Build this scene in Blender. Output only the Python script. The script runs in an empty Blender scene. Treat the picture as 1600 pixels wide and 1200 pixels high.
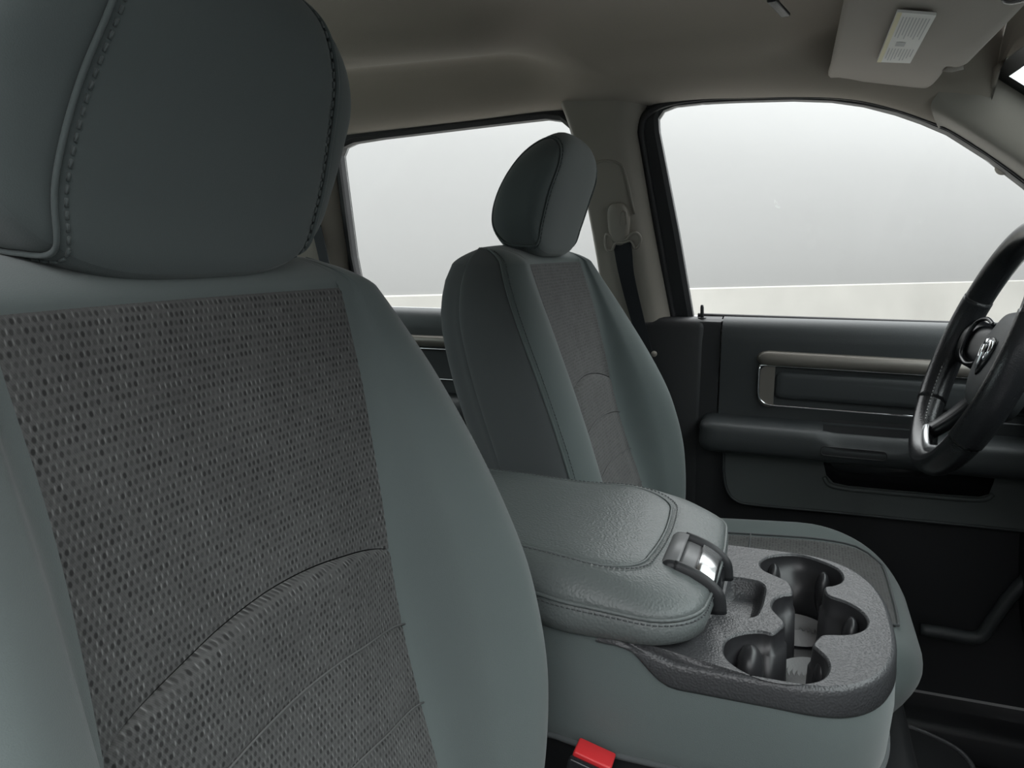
import bpy, bmesh, math, random
from mathutils import Vector, Matrix
random.seed(7)
sc = bpy.context.scene
col = sc.collection
V = Vector

# ------------------------------------------------------------------ camera
F = 1200.0; YAW = math.radians(20.19); PIT = math.radians(9.88)
CAM = V((0, -.78, 1.05))
RT = V((math.cos(YAW), math.sin(YAW), 0))
FW = V((-math.sin(YAW)*math.cos(PIT), math.cos(YAW)*math.cos(PIT), -math.sin(PIT)))
UP = RT.cross(FW)
cd = bpy.data.cameras.new('camera'); cam = bpy.data.objects.new('camera', cd); col.objects.link(cam)
cd.sensor_width = 36; cd.lens = F/1600*36; cd.clip_start = .01
cam.matrix_world = Matrix(((RT.x, UP.x, -FW.x, CAM.x), (RT.y, UP.y, -FW.y, CAM.y), (RT.z, UP.z, -FW.z, CAM.z), (0, 0, 0, 1)))
sc.camera = cam
# ------------------------------------------------------------------ light
sc.view_settings.view_transform = 'Standard'; sc.view_settings.look = 'None'
sc.view_settings.gamma = 1; sc.view_settings.use_curve_mapping = False
sc.view_settings.exposure = 0.33
w = bpy.data.worlds.new('overcast_sky'); sc.world = w; w.use_nodes = True
nt = w.node_tree; nt.nodes.clear()
wo = nt.nodes.new('ShaderNodeOutputWorld'); bg = nt.nodes.new('ShaderNodeBackground')
tc = nt.nodes.new('ShaderNodeTexCoord'); sx = nt.nodes.new('ShaderNodeSeparateXYZ'); rp = nt.nodes.new('ShaderNodeValToRGB')
nt.links.new(tc.outputs['Generated'], sx.inputs[0]); nt.links.new(sx.outputs['Z'], rp.inputs[0])
rp.color_ramp.elements[0].color = (.36, .37, .38, 1); rp.color_ramp.elements[1].color = (1, 1.01, 1.02, 1)   # overcast: zenith brighter than horizon
nt.links.new(rp.outputs[0], bg.inputs[0]); bg.inputs[1].default_value = 4.4
nt.links.new(bg.outputs[0], wo.inputs[0])

def ray(px, py): return FW + RT*((px-800)/F) - UP*((py-600)/F)
def at(px, py, x=None, y=None, z=None):
    r = ray(px, py)
    i, v = (0, x) if x is not None else (1, y) if y is not None else (2, z)
    return CAM + r*((v-CAM[i])/r[i])
def ys(z, off=0): return .79 - .10*max(0, z-.918)/.372 - off          # driver-side glass leans inward
def atside(px, py, off=0):
    p = at(px, py, y=.76)
    for _ in range(12): p = at(px, py, y=ys(p.z, off))
    return p

# ------------------------------------------------------------------ materials
def N(t, ty, **kw):
    n = t.nodes.new(ty)
    for k, v in kw.items(): setattr(n, k, v)
    return n
MC = {}
def mat(name, c, rough=.6, metal=0, bump=0, bscale=300, btype='noise', var=0, vscale=6, sheen=0, coat=0, spec=.5):
    if name in MC: return MC[name]
    m = bpy.data.materials.new(name); m.use_nodes = True; t = m.node_tree
    b = t.nodes['Principled BSDF']
    b.inputs['Base Color'].default_value = (*c, 1); b.inputs['Roughness'].default_value = rough
    b.inputs['Metallic'].default_value = metal; b.inputs['Sheen Weight'].default_value = sheen
    b.inputs['Sheen Roughness'].default_value = .5
    b.inputs['Coat Weight'].default_value = coat; b.inputs['Specular IOR Level'].default_value = spec
    co = N(t, 'ShaderNodeTexCoord')
    if bump:
        if btype == 'noise':
            n = N(t, 'ShaderNodeTexNoise'); n.inputs['Scale'].default_value = bscale; n.inputs['Detail'].default_value = 3; o = n.outputs['Fac']
        else:
            n = N(t, 'ShaderNodeTexVoronoi'); n.feature = 'SMOOTH_F1'; n.inputs['Scale'].default_value = bscale; o = n.outputs['Distance']
        t.links.new(co.outputs['Object'], n.inputs['Vector'])
        bp = N(t, 'ShaderNodeBump'); bp.inputs['Strength'].default_value = bump; bp.inputs['Distance'].default_value = .001
        t.links.new(o, bp.inputs['Height']); t.links.new(bp.outputs[0], b.inputs['Normal'])
    if var:
        n2 = N(t, 'ShaderNodeTexNoise'); n2.inputs['Scale'].default_value = vscale; n2.inputs['Detail'].default_value = 5
        t.links.new(co.outputs['Object'], n2.inputs['Vector'])
        mx = N(t, 'ShaderNodeMix', data_type='RGBA')
        mx.inputs['A'].default_value = (*[x*(1-var) for x in c], 1); mx.inputs['B'].default_value = (*[min(1, x*(1+var)) for x in c], 1)
        t.links.new(n2.outputs['Fac'], mx.inputs['Factor']); t.links.new(mx.outputs['Result'], b.inputs['Base Color'])
    MC[name] = m
    return m

def woven():
    m = bpy.data.materials.new('woven_seat_cloth'); m.use_nodes = True; t = m.node_tree; L = t.links.new
    b = t.nodes['Principled BSDF']; b.inputs['Roughness'].default_value = .9; b.inputs['Sheen Weight'].default_value = .15
    uv = N(t, 'ShaderNodeUVMap'); sp = N(t, 'ShaderNodeSeparateXYZ'); L(uv.outputs[0], sp.inputs[0])
    def M(op, a, bb=None, c=None):
        n = N(t, 'ShaderNodeMath', operation=op)
        for i, x in enumerate((a, bb, c)):
            if x is None: continue
            if isinstance(x, (int, float)): n.inputs[i].default_value = x
            else: L(x, n.inputs[i])
        return n.outputs[0]
    U = M('DIVIDE', sp.outputs['X'], .0040); Vv = M('DIVIDE', sp.outputs['Y'], .0047)
    row = M('FLOOR', Vv); us = M('ADD', U, M('MULTIPLY', M('MODULO', row, 2.0), .5))
    cu = M('FLOOR', us)
    fx = M('SUBTRACT', M('SUBTRACT', us, cu), .5); fy = M('SUBTRACT', M('SUBTRACT', Vv, row), .5)
    cb = N(t, 'ShaderNodeCombineXYZ'); L(cu, cb.inputs[0]); L(row, cb.inputs[1])
    wn = N(t, 'ShaderNodeTexWhiteNoise', noise_dimensions='3D'); L(cb.outputs[0], wn.inputs[0]); rnd = wn.outputs['Value']
    def blob(ox, oy, ax, ay, r0, r1):
        x = M('MULTIPLY', M('SUBTRACT', fx, ox), ax); y = M('MULTIPLY', M('SUBTRACT', fy, oy), ay)
        r = M('SQRT', M('ADD', M('MULTIPLY', x, x), M('MULTIPLY', y, y)))
        n = N(t, 'ShaderNodeMapRange', interpolation_type='SMOOTHSTEP'); L(r, n.inputs[0])
        for i, q in zip((1, 2, 3, 4), (r1, r0, 0, 1)): n.inputs[i].default_value = q
        return n.outputs[0]
    wn2 = N(t, 'ShaderNodeTexWhiteNoise', noise_dimensions='4D'); L(cb.outputs[0], wn2.inputs[0]); wn2.inputs['W'].default_value = 3.7; rnd2 = wn2.outputs['Value']
    big = N(t, 'ShaderNodeTexNoise'); big.inputs['Scale'].default_value = 60; big.inputs['Detail'].default_value = 2; L(uv.outputs[0], big.inputs[0])
    dot = M('MULTIPLY', blob(-.08, 0, 1, .9, .18, .40), M('ADD', M('MULTIPLY', rnd, .75), .25))
    fl = M('MULTIPLY', blob(.36, .12, 2.1, .8, .08, .40), M('MULTIPLY', M('POWER', rnd2, 1.6), M('MULTIPLY', big.outputs['Fac'], 1.5)))
    # fine twill threads and slow wear
    tw = M('SINE', M('MULTIPLY', M('ADD', sp.outputs['X'], M('MULTIPLY', sp.outputs['Y'], .6)), 5200.0))
    nz = N(t, 'ShaderNodeTexNoise'); nz.inputs['Scale'].default_value = 18; nz.inputs['Detail'].default_value = 4; L(uv.outputs[0], nz.inputs[0])
    nf = N(t, 'ShaderNodeTexNoise'); nf.inputs['Scale'].default_value = 500; L(uv.outputs[0], nf.inputs[0])
    val = M('ADD', M('ADD', .62, M('MULTIPLY', tw, .07)), M('MULTIPLY', nz.outputs['Fac'], .5))
    val = M('ADD', val, M('MULTIPLY', M('SUBTRACT', nf.outputs['Fac'], .5), .6))
    val = M('ADD', val, M('MULTIPLY', fl, 1.7))
    val = M('MULTIPLY', val, M('SUBTRACT', 1.0, M('MULTIPLY', dot, .86)))
    val = M('MULTIPLY', val, WV)
    cc = N(t, 'ShaderNodeCombineColor'); L(val, cc.inputs[0]); L(M('MULTIPLY', val, 1.02), cc.inputs[1]); L(M('MULTIPLY', val, 1.0), cc.inputs[2])
    L(cc.outputs[0], b.inputs['Base Color'])
    bp = N(t, 'ShaderNodeBump'); bp.inputs['Strength'].default_value = .12; bp.inputs['Distance'].default_value = .0005
    L(M('SUBTRACT', M('MULTIPLY', fl, .6), dot), bp.inputs['Height']); L(bp.outputs[0], b.inputs['Normal'])
    return m
WV = .098
WOVEN = woven()
CLOTH = mat('grey_green_seat_cloth', (.116, .142, .139), .85, bump=.25, bscale=1400, var=.06, vscale=9, sheen=.25)
CLOTHD = mat('seat_side_cloth', (.078, .086, .089), .85, bump=.25, bscale=1400, sheen=.15)
HEADC = mat('headrest_cloth', (.090, .110, .109), .85, bump=.2, bscale=1400, sheen=.2)
VINYL = mat('grained_vinyl', (.125, .140, .138), .42, bump=.5, bscale=420, btype='vor', var=.05)
PLAST = mat('grained_black_plastic', (.052, .053, .056), .38, bump=.55, bscale=520, btype='vor', var=.05)
BLACK = mat('black_plastic', (.02, .021, .023), .5, bump=.2, bscale=700)
GLOSSB = mat('smooth_black_plastic', (.014, .015, .017), .25)
WELL = mat('cup_well_plastic', (.022, .022, .024), .35)
LEATH = mat('black_wheel_leather', (.018, .019, .021), .24, bump=.2, bscale=700, btype='vor')
CHROME = mat('chrome', (.85, .86, .88), .08, metal=1)
SATIN = mat('satin_taupe_metal', (.20, .185, .165), .38, metal=.35)
RUBBER = mat('black_rubber', (.018, .018, .02), .55)
TRIMG = mat('light_grey_trim_plastic', (.285, .262, .228), .55, bump=.2, bscale=900)
LINER = mat('headliner_fleece', (.325, .285, .243), .95, bump=.3, bscale=900, sheen=.1)
VISOR = mat('visor_fabric', (.40, .362, .322), .9, bump=.2, bscale=900)
DOORG = mat('door_grey_green', (.085, .096, .095), .6, bump=.25, bscale=800, var=.05)
DOORB = mat('door_dark_vinyl', (.040, .045, .047), .5, bump=.25, bscale=800)
CARPET = mat('black_carpet', (.02, .02, .021), .95, bump=1, bscale=900)
WEB = mat('belt_webbing', (.012, .014, .018), .7, bump=.4, bscale=900)
RED = mat('red_plastic', (.62, .03, .035), .35)
WALLM = mat('pale_wall_paint', (.34, .34, .335), .85, bump=.15, bscale=25, var=.03, vscale=1.2)
CONC = mat('pale_concrete', (.47, .46, .43), .9, bump=.4, bscale=40, var=.22, vscale=2.2)
GROUND = mat('asphalt_ground', (.11, .11, .11), .9, bump=.3, bscale=30, var=.08, vscale=2)
BODY = mat('white_body_paint', (.6, .6, .6), .3)
PAPER = mat('sticker_paper', (.80, .79, .76), .6)
YELL = mat('sticker_yellow', (.72, .66, .42), .6)
INK = mat('sticker_ink', (.50, .50, .50), .7)
FRIT = mat('windshield_frit', (.008, .009, .011), .3)

def glassmat(name, tint, refl=.018):
    m = bpy.data.materials.new(name); m.use_nodes = True; t = m.node_tree; t.nodes.clear()
    o = N(t, 'ShaderNodeOutputMaterial'); mx = N(t, 'ShaderNodeMixShader'); tr = N(t, 'ShaderNodeBsdfTransparent'); gl = N(t, 'ShaderNodeBsdfGlossy')
    tr.inputs[0].default_value = (*tint, 1); gl.inputs['Roughness'].default_value = .02; mx.inputs[0].default_value = refl
    t.links.new(tr.outputs[0], mx.inputs[1]); t.links.new(gl.outputs[0], mx.inputs[2]); t.links.new(mx.outputs[0], o.inputs[0])
    return m
GLASS = glassmat('side_window_glass', (.95, .96, .955)); WGLASS = glassmat('windshield_glass', (.86, .93, .92))

# ------------------------------------------------------------------ mesh helpers
def tag(o, label, cat, group=None, kind=None):
    o['label'] = label; o['category'] = cat
    if group: o['group'] = group
    if kind: o['kind'] = kind
    return o
def thing(name, loc, label, cat, kind=None):
    o = bpy.data.objects.new(name, None); col.objects.link(o); o.location = loc; o.empty_display_size = .05
    return tag(o, label, cat, kind=kind)
def wloc(o):
    p = V((0, 0, 0))
    while o is not None: p += o.location; o = o.parent
    return p
def mesh(name, vs, fs, m, parent=None, smooth=True, uv=None, fix=True, loc=None):
    off = wloc(parent) if parent else V((0, 0, 0))
    base = off.copy()
    if parent is None and loc is not None: base = V(loc)
    me = bpy.data.meshes.new(name); me.from_pydata([tuple(V(v)-base) for v in vs], [], fs)
    if uv:
        l = me.uv_layers.new(name='UVMap')
        for lp in me.loops: l.data[lp.index].uv = uv[lp.vertex_index]
    if fix:
        bm = bmesh.new(); bm.from_mesh(me); bmesh.ops.recalc_face_normals(bm, faces=bm.faces); bm.to_mesh(me); bm.free()
    me.materials.append(m)
    for p in me.polygons: p.use_smooth = smooth
    o = bpy.data.objects.new(name, me); col.objects.link(o)
    if parent: o.parent = parent
    elif loc is not None: o.location = loc
    return o
def gridf(nu, nv, cu=False, o=0):
    fs = []
    for i in range(nu if cu else nu-1):
        for j in range(nv-1):
            a = i*nv+j; b = ((i+1) % nu)*nv+j
            fs.append((o+a, o+b, o+b+1, o+a+1))
    return fs
def lin(a, b, n): return [a+(b-a)*i/(n-1) for i in range(n)]
def interp(xs, ysv, x):
    if x <= xs[0]: return ysv[0]
    for i in range(len(xs)-1):
        if x <= xs[i+1]:
            # monotone-ish cubic (Catmull tangents)
            h = xs[i+1]-xs[i]; t = (x-xs[i])/h
            def sl(k):
                if k <= 0: return (ysv[1]-ysv[0])/(xs[1]-xs[0])
                if k >= len(xs)-1: return (ysv[-1]-ysv[-2])/(xs[-1]-xs[-2])
                return (ysv[k+1]-ysv[k-1])/(xs[k+1]-xs[k-1])
            m0, m1 = sl(i)*h, sl(i+1)*h
            return (2*t**3-3*t*t+1)*ysv[i]+(t**3-2*t*t+t)*m0+(-2*t**3+3*t*t)*ysv[i+1]+(t**3-t*t)*m1
    return ysv[-1]
def catm(P, t, closed=False):
    n = len(P)
    if closed:
        i = int(math.floor(t)) % n; f = t-math.floor(t); a, b, c, d = P[(i-1) % n], P[i], P[(i+1) % n], P[(i+2) % n]
    else:
        i = min(int(t), n-2); f = t-i
        b, c = P[i], P[i+1]; a = P[i-1] if i > 0 else 2*b-c; d = P[i+2] if i+2 < n else 2*c-b
    return .5*((2*b)+(c-a)*f+(2*a-5*b+4*c-d)*f*f+(3*b-a-3*c+d)*f**3)
def spl(P, n, closed=False):
    P = [V(p) for p in P]; m = len(P) if closed else len(P)-1
    return [catm(P, m*i/(n if closed else n-1), closed) for i in range(n)]
def sstep(a, b, x):
    t = min(1, max(0, (x-a)/(b-a))); return t*t*(3-2*t)

def patch(name, f, us, vs, m, parent, ref=None, groove=.0035, gr=.006, edges='LRBT', uvf=None, puff=0):
    """grid patch of a parametric surface whose borders dip into a seam groove (edges: L/R along u, B/T along v)"""
    nu, nv = len(us), len(vs)
    P = [[V(f(u, v)) for v in vs] for u in us]
    out = []; uv = []; flip = 0
    for i in range(nu):
        for j in range(nv):
            du = P[min(i+1, nu-1)][j]-P[max(i-1, 0)][j]; dv = P[i][min(j+1, nv-1)]-P[i][max(j-1, 0)]
            n = du.cross(dv)
            n = n.normalized() if n.length > 1e-12 else V((0, 0, 0))
            if ref is not None and n.dot(P[i][j]-V(ref(P[i][j]) if callable(ref) else ref)) < 0: n = -n; flip += 1
            d = 9
            if 'L' in edges: d = min(d, (P[i][j]-P[0][j]).length)
            if 'R' in edges: d = min(d, (P[i][j]-P[-1][j]).length)
            if 'B' in edges: d = min(d, (P[i][j]-P[i][0]).length)
            if 'T' in edges: d = min(d, (P[i][j]-P[i][-1]).length)
            out.append(P[i][j]+n*(puff*(1-math.exp(-(d/.03)**2))-groove*math.exp(-(d/gr)**2)))
            uv.append(uvf(P[i][j]) if uvf else (P[i][j].y, P[i][j].z))
    fc = gridf(nu, nv)
    if flip*2 > nu*nv: fc = [f_[::-1] for f_ in fc]
    return mesh(name, out, fc, m, parent, uv=uv, fix=False)
def dense(a, b, n, k=.35):
    """samples denser near both ends"""
    return [a+(b-a)*((1-k)*t+k*(.5-.5*math.cos(math.pi*t))) for t in lin(0, 1, n)]
def frames(P, closed=False):
    n = len(P); T = []
    for i in range(n):
        if closed: d = P[(i+1) % n]-P[i-1]
        else: d = P[min(i+1, n-1)]-P[max(i-1, 0)]
        T.append(d.normalized())
    u = T[0].orthogonal().normalized(); out = []
    for i in range(n):
        u = (u-T[i]*u.dot(T[i])).normalized(); out.append((T[i], u, T[i].cross(u)))
    return out
def tube(name, P, r, m, parent=None, n=8, closed=False, flat=1, loc=None, axis=None):
    P = [V(p) for p in P]; vs = []
    for p, (t, a, b), i in zip(P, frames(P, closed), range(len(P))):
        if axis is not None: a = (V(axis)-t*t.dot(V(axis))).normalized(); b = t.cross(a)
        rr = r(i/(len(P)-1)) if callable(r) else r
        for k in range(n):
            c, s = math.cos(2*math.pi*k/n), math.sin(2*math.pi*k/n); vs.append(p+a*(rr*c)+b*(rr*s*flat))
    fs = []
    L = len(P)
    for i in range(L if closed else L-1):
        for k in range(n):
            fs.append((i*n+k, i*n+(k+1) % n, ((i+1) % L)*n+(k+1) % n, ((i+1) % L)*n+k))
    if not closed: fs += [tuple(range(n))[::-1], tuple((L-1)*n+k for k in range(n))]
    return mesh(name, vs, fs, m, parent, loc=loc)
def rbox(name, c, s, m, parent=None, r=.004, rot=None, seg=3, loc=None, tap=None):
    bm = bmesh.new(); bmesh.ops.create_cube(bm, size=1)
    for v in bm.verts:
        k = 1
        if tap and v.co.z > 0: k = tap
        v.co = V((v.co.x*s[0]*k, v.co.y*s[1]*k, v.co.z*s[2]))
    r = min(r, min(s)*.49)
    if r > 0: bmesh.ops.bevel(bm, geom=bm.edges[:], offset=r, segments=seg, affect='EDGES', profile=.5)
    if rot is not None: bmesh.ops.transform(bm, matrix=rot.to_4x4(), verts=bm.verts)
    vs = [v.co+V(c) for v in bm.verts]; bm.verts.index_update(); fs = [tuple(v.index for v in f.verts) for f in bm.faces]; bm.free()
    return mesh(name, vs, fs, m, parent, loc=loc)
def loft(name, rings, m, parent=None, closed=True, caps=True, smooth=True, loc=None):
    n = len(rings[0]); vs = [p for r in rings for p in r]; fs = []
    for i in range(len(rings)-1):
        for k in range(n if closed else n-1):
            fs.append((i*n+k, i*n+(k+1) % n, (i+1)*n+(k+1) % n, (i+1)*n+k))
    if caps and closed: fs += [tuple(range(n))[::-1], tuple((len(rings)-1)*n+k for k in range(n))]
    return mesh(name, vs, fs, m, parent, smooth=smooth, loc=loc)
def fillface(name, loops, m, parent=None, thick=None, loc=None, smooth=False):
    """planar-ish face with holes: loops of 3D points; thick = offset vector for a back side"""
    bm = bmesh.new()
    for lp in loops:
        vv = [bm.verts.new(V(p)) for p in lp]
        for i in range(len(vv)): bm.edges.new((vv[i], vv[(i+1) % len(vv)]))
    bmesh.ops.triangle_fill(bm, use_beauty=True, use_dissolve=False, edges=bm.edges[:])
    if thick is not None:
        g = bmesh.ops.extrude_face_region(bm, geom=bm.faces[:])
        bmesh.ops.translate(bm, vec=V(thick), verts=[e for e in g['geom'] if isinstance(e, bmesh.types.BMVert)])
    bm.verts.index_update()
    vs = [v.co.copy() for v in bm.verts]; fs = [tuple(v.index for v in f.verts) for f in bm.faces]; bm.free()
    return mesh(name, vs, fs, m, parent, smooth=smooth, loc=loc)
def stitches(name, P, m, parent, step=.0048, ln=.0034, r=.0006, lift=None):
    """a run of short raised thread stitches along a path"""
    P = [V(p) for p in P]; vs = []; fs = []; acc = 0; d = 0
    seg = [(P[i], P[i+1]) for i in range(len(P)-1)]
    pos = 0; start = 0
    for a, b in seg:
        L = (b-a).length
        if L < 1e-6: continue
        t = (b-a)/L
        while start < L:
            p = a+t*start; q = p+t*min(ln, step)
            u = t.orthogonal().normalized(); w_ = t.cross(u); o = len(vs)
            for e in (p, q):
                for k in range(4):
                    an = math.pi/2*k; vs.append(e+u*(r*math.cos(an))+w_*(r*math.sin(an)))
            fs += [(o, o+1, o+5, o+4), (o+1, o+2, o+6, o+5), (o+2, o+3, o+7, o+6), (o+3, o, o+4, o+7), (o+3, o+2, o+1, o), (o+4, o+5, o+6, o+7)]
            start += step
        start -= L
    o = mesh(name, vs, fs, m, parent); return o

FLOOR = .12
# ================================================================== SETTING: outside
GZ = -.60
WD = V((math.sin(math.radians(45.8)), math.cos(math.radians(45.8)), 0))   # wall runs diagonally past the truck
WN = V((WD.y, -WD.x, 0))                                                  # towards the truck
r0 = ray(1085, 450); kk = 4.6; WP = CAM+r0*kk; ZC = WP.z
ground = mesh('ground', [(-14, -14, GZ), (14, -14, GZ), (14, 14, GZ), (-14, 14, GZ)], [(0, 1, 2, 3)], GROUND)
ground['kind'] = 'structure'; tag(ground, 'grey asphalt ground under and around the truck', 'ground')
vs = [WP+WD*t+WN*d for t in (-9, 9) for d in (.0, 1.9)]
o = mesh('bounce_slab', [V((p.x, p.y, GZ+z)) for z in (.004, .03) for p in vs], [(0, 1, 3, 2), (4, 5, 7, 6), (0, 1, 5, 4), (2, 3, 7, 6), (0, 2, 6, 4), (1, 3, 7, 5)], mat('bounce_slab_pale', (.50, .49, .465), .9, bump=.3, bscale=30, var=.06, vscale=2), smooth=False); tag(o, 'added unseen pale apron along the foot of the grey wall', 'light reflector', kind='structure')  # unseen pale slab, added to bounce light up onto the headliner
prof = [(0, ZC-.02), (0, ZC+.15), (.02, ZC+.35), (.07, ZC+.6), (.17, ZC+.9), (.34, ZC+1.2), (.58, ZC+1.5), (.9, ZC+1.8)]
vs = []; tt = lin(-9, 9, 13)
pp = spl([(a, 0, b) for a, b in prof], 24)
for t in tt:
    for p in pp: q = WP+WD*t-WN*p.x; vs.append((q.x, q.y, p.z))
o = mesh('wall_outside', vs, gridf(len(tt), 24), WALLM); tag(o, 'smooth pale grey wall seen through the side windows', 'wall', kind='structure')
vs = []
for t in tt:
    for d, z in ((.03, GZ), (.03, ZC-.006), (.026, ZC-.001), (.02, ZC), (-.2, ZC)):
        q = WP+WD*t+WN*d; vs.append((q.x, q.y, z))
o = mesh('wall_outside_base', vs, gridf(len(tt), 5), CONC, smooth=False); tag(o, 'weathered pale concrete base below the grey wall outside', 'wall', kind='structure')

wb = rbox('wall_blocker_behind', (-1.0, -4.6, 1.0), (11, .3, 3.2), mat('grey_light_blocker', (.10, .10, .10), .9, bump=.3, bscale=20, var=.08, vscale=2), r=.02, loc=(-1.0, -4.6, GZ)); tag(wb, 'unseen dark grey wall added to block light on the passenger side of the truck', 'wall', kind='structure')  # unseen, added to keep low sky light out of the open door side
wf = rbox('wall_blocker_front', (5.2, 1.6, 1.6), (.3, 9.5, 4.4), MC['grey_light_blocker'], r=.02, loc=(5.2, 1.6, GZ)); tag(wf, 'unseen dark grey wall added to block light ahead of the truck', 'wall', kind='structure')  # unseen, added to cut low sky light coming through the windshield
# ================================================================== SETTING: cab shell
# window outlines traced on the leaning side-glass plane
fw_px = [(1085, 500), (1062, 365), (1031, 205), (1030, 186), (1038, 174), (1056, 167), (1100, 162), (1160, 159), (1240, 157), (1300, 159), (1350, 166), (1400, 179), (1440, 193), (1480, 210), (1540, 248), (1600, 294), (1680, 365), (1760, 450), (1800, 516), (1650, 512), (1500, 508), (1300, 502)]
rw_px = [(572, 480), (556, 400), (538, 262), (536, 244), (541, 231), (556, 224), (600, 217), (700, 205), (800, 193), (855, 187), (878, 190), (892, 202), (905, 245), (925, 345), (937, 415), (947, 490), (800, 486), (690, 483)]
FWIN = [atside(*p) for p in fw_px]; RWIN = [atside(*p) for p in rw_px]
def window(name, pts, label, m=GLASS):
    out = [p+V((0, .006, 0)) for p in pts]
    o = fillface(name, [out], m, thick=(0, .004, 0)); tag(o, label, 'window', kind='structure'); return o
window('window_1', FWIN, 'clear front side window glass on the driver side')
window('window_2', RWIN, 'clear rear side window glass on the driver side')

def offset_loop(pts, d):
    """offset a closed outline (in the x-z plane) outward by d metres"""
    n = len(pts); ar = sum(pts[i].x*pts[(i+1) % n].z-pts[(i+1) % n].x*pts[i].z for i in range(n)); s = 1 if ar > 0 else -1
    out = []
    for i in range(n):
        a, b, c = pts[i-1], pts[i], pts[(i+1) % n]
        e1 = V((b.x-a.x, b.z-a.z)).normalized(); e2 = V((c.x-b.x, c.z-b.z)).normalized()
        n1 = V((e1.y, -e1.x)); n2 = V((e2.y, -e2.x)); nn = (n1+n2).normalized(); k = d/max(.4, nn.dot(n1))
        x, z = b.x+s*nn.x*k, b.z+s*nn.y*k
        out.append(V((x, ys(z)+(b.y-ys(b.z)), z)))
    return out
def ring(name, inner, outer, dy, m, parent=None):
    n = len(inner)
    I = inner; O = outer
    rings = [[p+V((0, .012, 0)) for p in I], [p+V((0, -dy*.6, 0)) for p in I], [p.lerp(q, .2)+V((0, -dy, 0)) for p, q in zip(I, O)], [q+V((0, -dy, 0)) for q in O], [q+V((0, .012, 0)) for q in O]]
    return loft(name, [[r[i] for r in rings] for i in range(n)]+[[r[0] for r in rings]], m, parent, closed=False, caps=False, smooth=False)
# front door (door_1): frame + panel
D1 = thing('door_1', (0, .80, FLOOR+.05), 'dark front driver door with taupe accent bar, armrest and map pocket', 'door', 'structure')
fo = [p.copy() for p in FWIN]
fpx_o = [(1050, 505), (1026, 365), (1000, 215), (999, 188), (1006, 172), (1030, 160), (1095, 157), (1160, 155), (1240, 153.5), (1300, 155), (1350, 161), (1400, 174), (1440, 188), (1481, 205), (1542, 243), (1604, 289), (1685, 360), (1768, 448), (1812, 520), (1650, 520), (1500, 518), (1300, 512)]
FO = [atside(*p, .0) for p in fpx_o]
ring('window_frame', FWIN, [V((p.x, ys(p.z+.03)+.01, p.z+.03)) if p.z > 1.29 else p for p in FO], .016, BLACK, D1)
seal = [atside(*p, .018) for p in [(1078, 640), (1066, 560), (1052, 497), (1028, 365), (1004, 225), (1002, 200), (1007, 182), (1025, 168), (1050, 160), (1095, 155), (1160, 152), (1240, 151), (1300, 152), (1350, 158), (1400, 171), (1440, 185), (1482, 202), (1543, 240), (1606, 286), (1690, 356)]]
tube('door_seal', spl(seal, 70), lambda t: .0068-.004*sstep(.38, .5, t), RUBBER, D1, n=10)
D2 = thing('door_2', (-.7, .80, FLOOR+.05), 'dark rear driver-side door seen between the two front seats', 'door', 'structure')
RO = offset_loop(RWIN, .008)
ring('window_frame', RWIN, [V((p.x, ys(p.z+.03)+.01, p.z+.03)) if p.z > 1.26 else p for p in RO], .018, BLACK, D2)
tube('door_seal', spl([p+V((0, -.012, 0)) for p in offset_loop(RWIN, .010)], 70, True), .0035, RUBBER, D2, n=8, closed=True)

def xz_section(pts, x0, x1, fx=None, n=2):
    return [[V((x, y, z)) for (y, z) in pts] for x in lin(x0, x1, n)]
def extr(name, yz, xs, m, parent, smooth=True, zsl=0):
    """profile (y, z) swept along x; zsl tilts it down towards the front"""
    P = spl([(0, y, z) for y, z in yz], len(yz)*5) if smooth else [V((0, y, z)) for y, z in yz]
    return loft(name, [[V((x, p.y, p.z-zsl*x)) for p in P] for x in xs], m, parent, closed=False, caps=False)
# ---- driver door panel -------------------------------------------------
DX0, DX1 = -.150, .62
def rrect(x0, x1, z0, z1, r, n=6):
    out = []
    for cx, cz, a0 in ((x1-r, z1-r, 0), (x0+r, z1-r, 90), (x0+r, z0+r, 180), (x1-r, z0+r, 270)):
        for k in range(n+1):
            a = math.radians(a0+90*k/n); out.append((cx+r*math.cos(a), cz+r*math.sin(a)))
    return out
upper = [(.786, .921), (.765, .923), (.745, .920), (.732, .908), (.727, .890), (.726, .872), (.727, .84), (.73, .80), (.731, .76), (.731, .70), (.731, .66)]
extr('upper_panel', upper, [-.128]+lin(-.125, DX1, 8), DOORB, D1)
extr('edge_panel', [(.79, .921), (.765, .922), (.742, .917), (.734, .90), (.733, .80), (.733, .55), (.735, .2)], lin(-.172, -.131, 4), BLACK, D1)
# accent bar: taupe satin moulding with a rounded rear end
bar = []
for x in [-.062, -.0615, -.058, -.051, -.041]+lin(0, DX1, 6):
    k = math.sqrt(max(.02, 1-((-.041-x)/.0212)**2)) if x < -.041 else 1
    zc = .8505-.012*(x+.05)*1.2; rr = []
    for q in range(14):
        a = 2*math.pi*q/14; rr.append(V((x, .727-.013*max(0, math.cos(a)) * k, zc+.0150*math.sin(a)*k)))
    bar.append(rr)
loft('accent_bar', bar, SATIN, D1)
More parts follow.
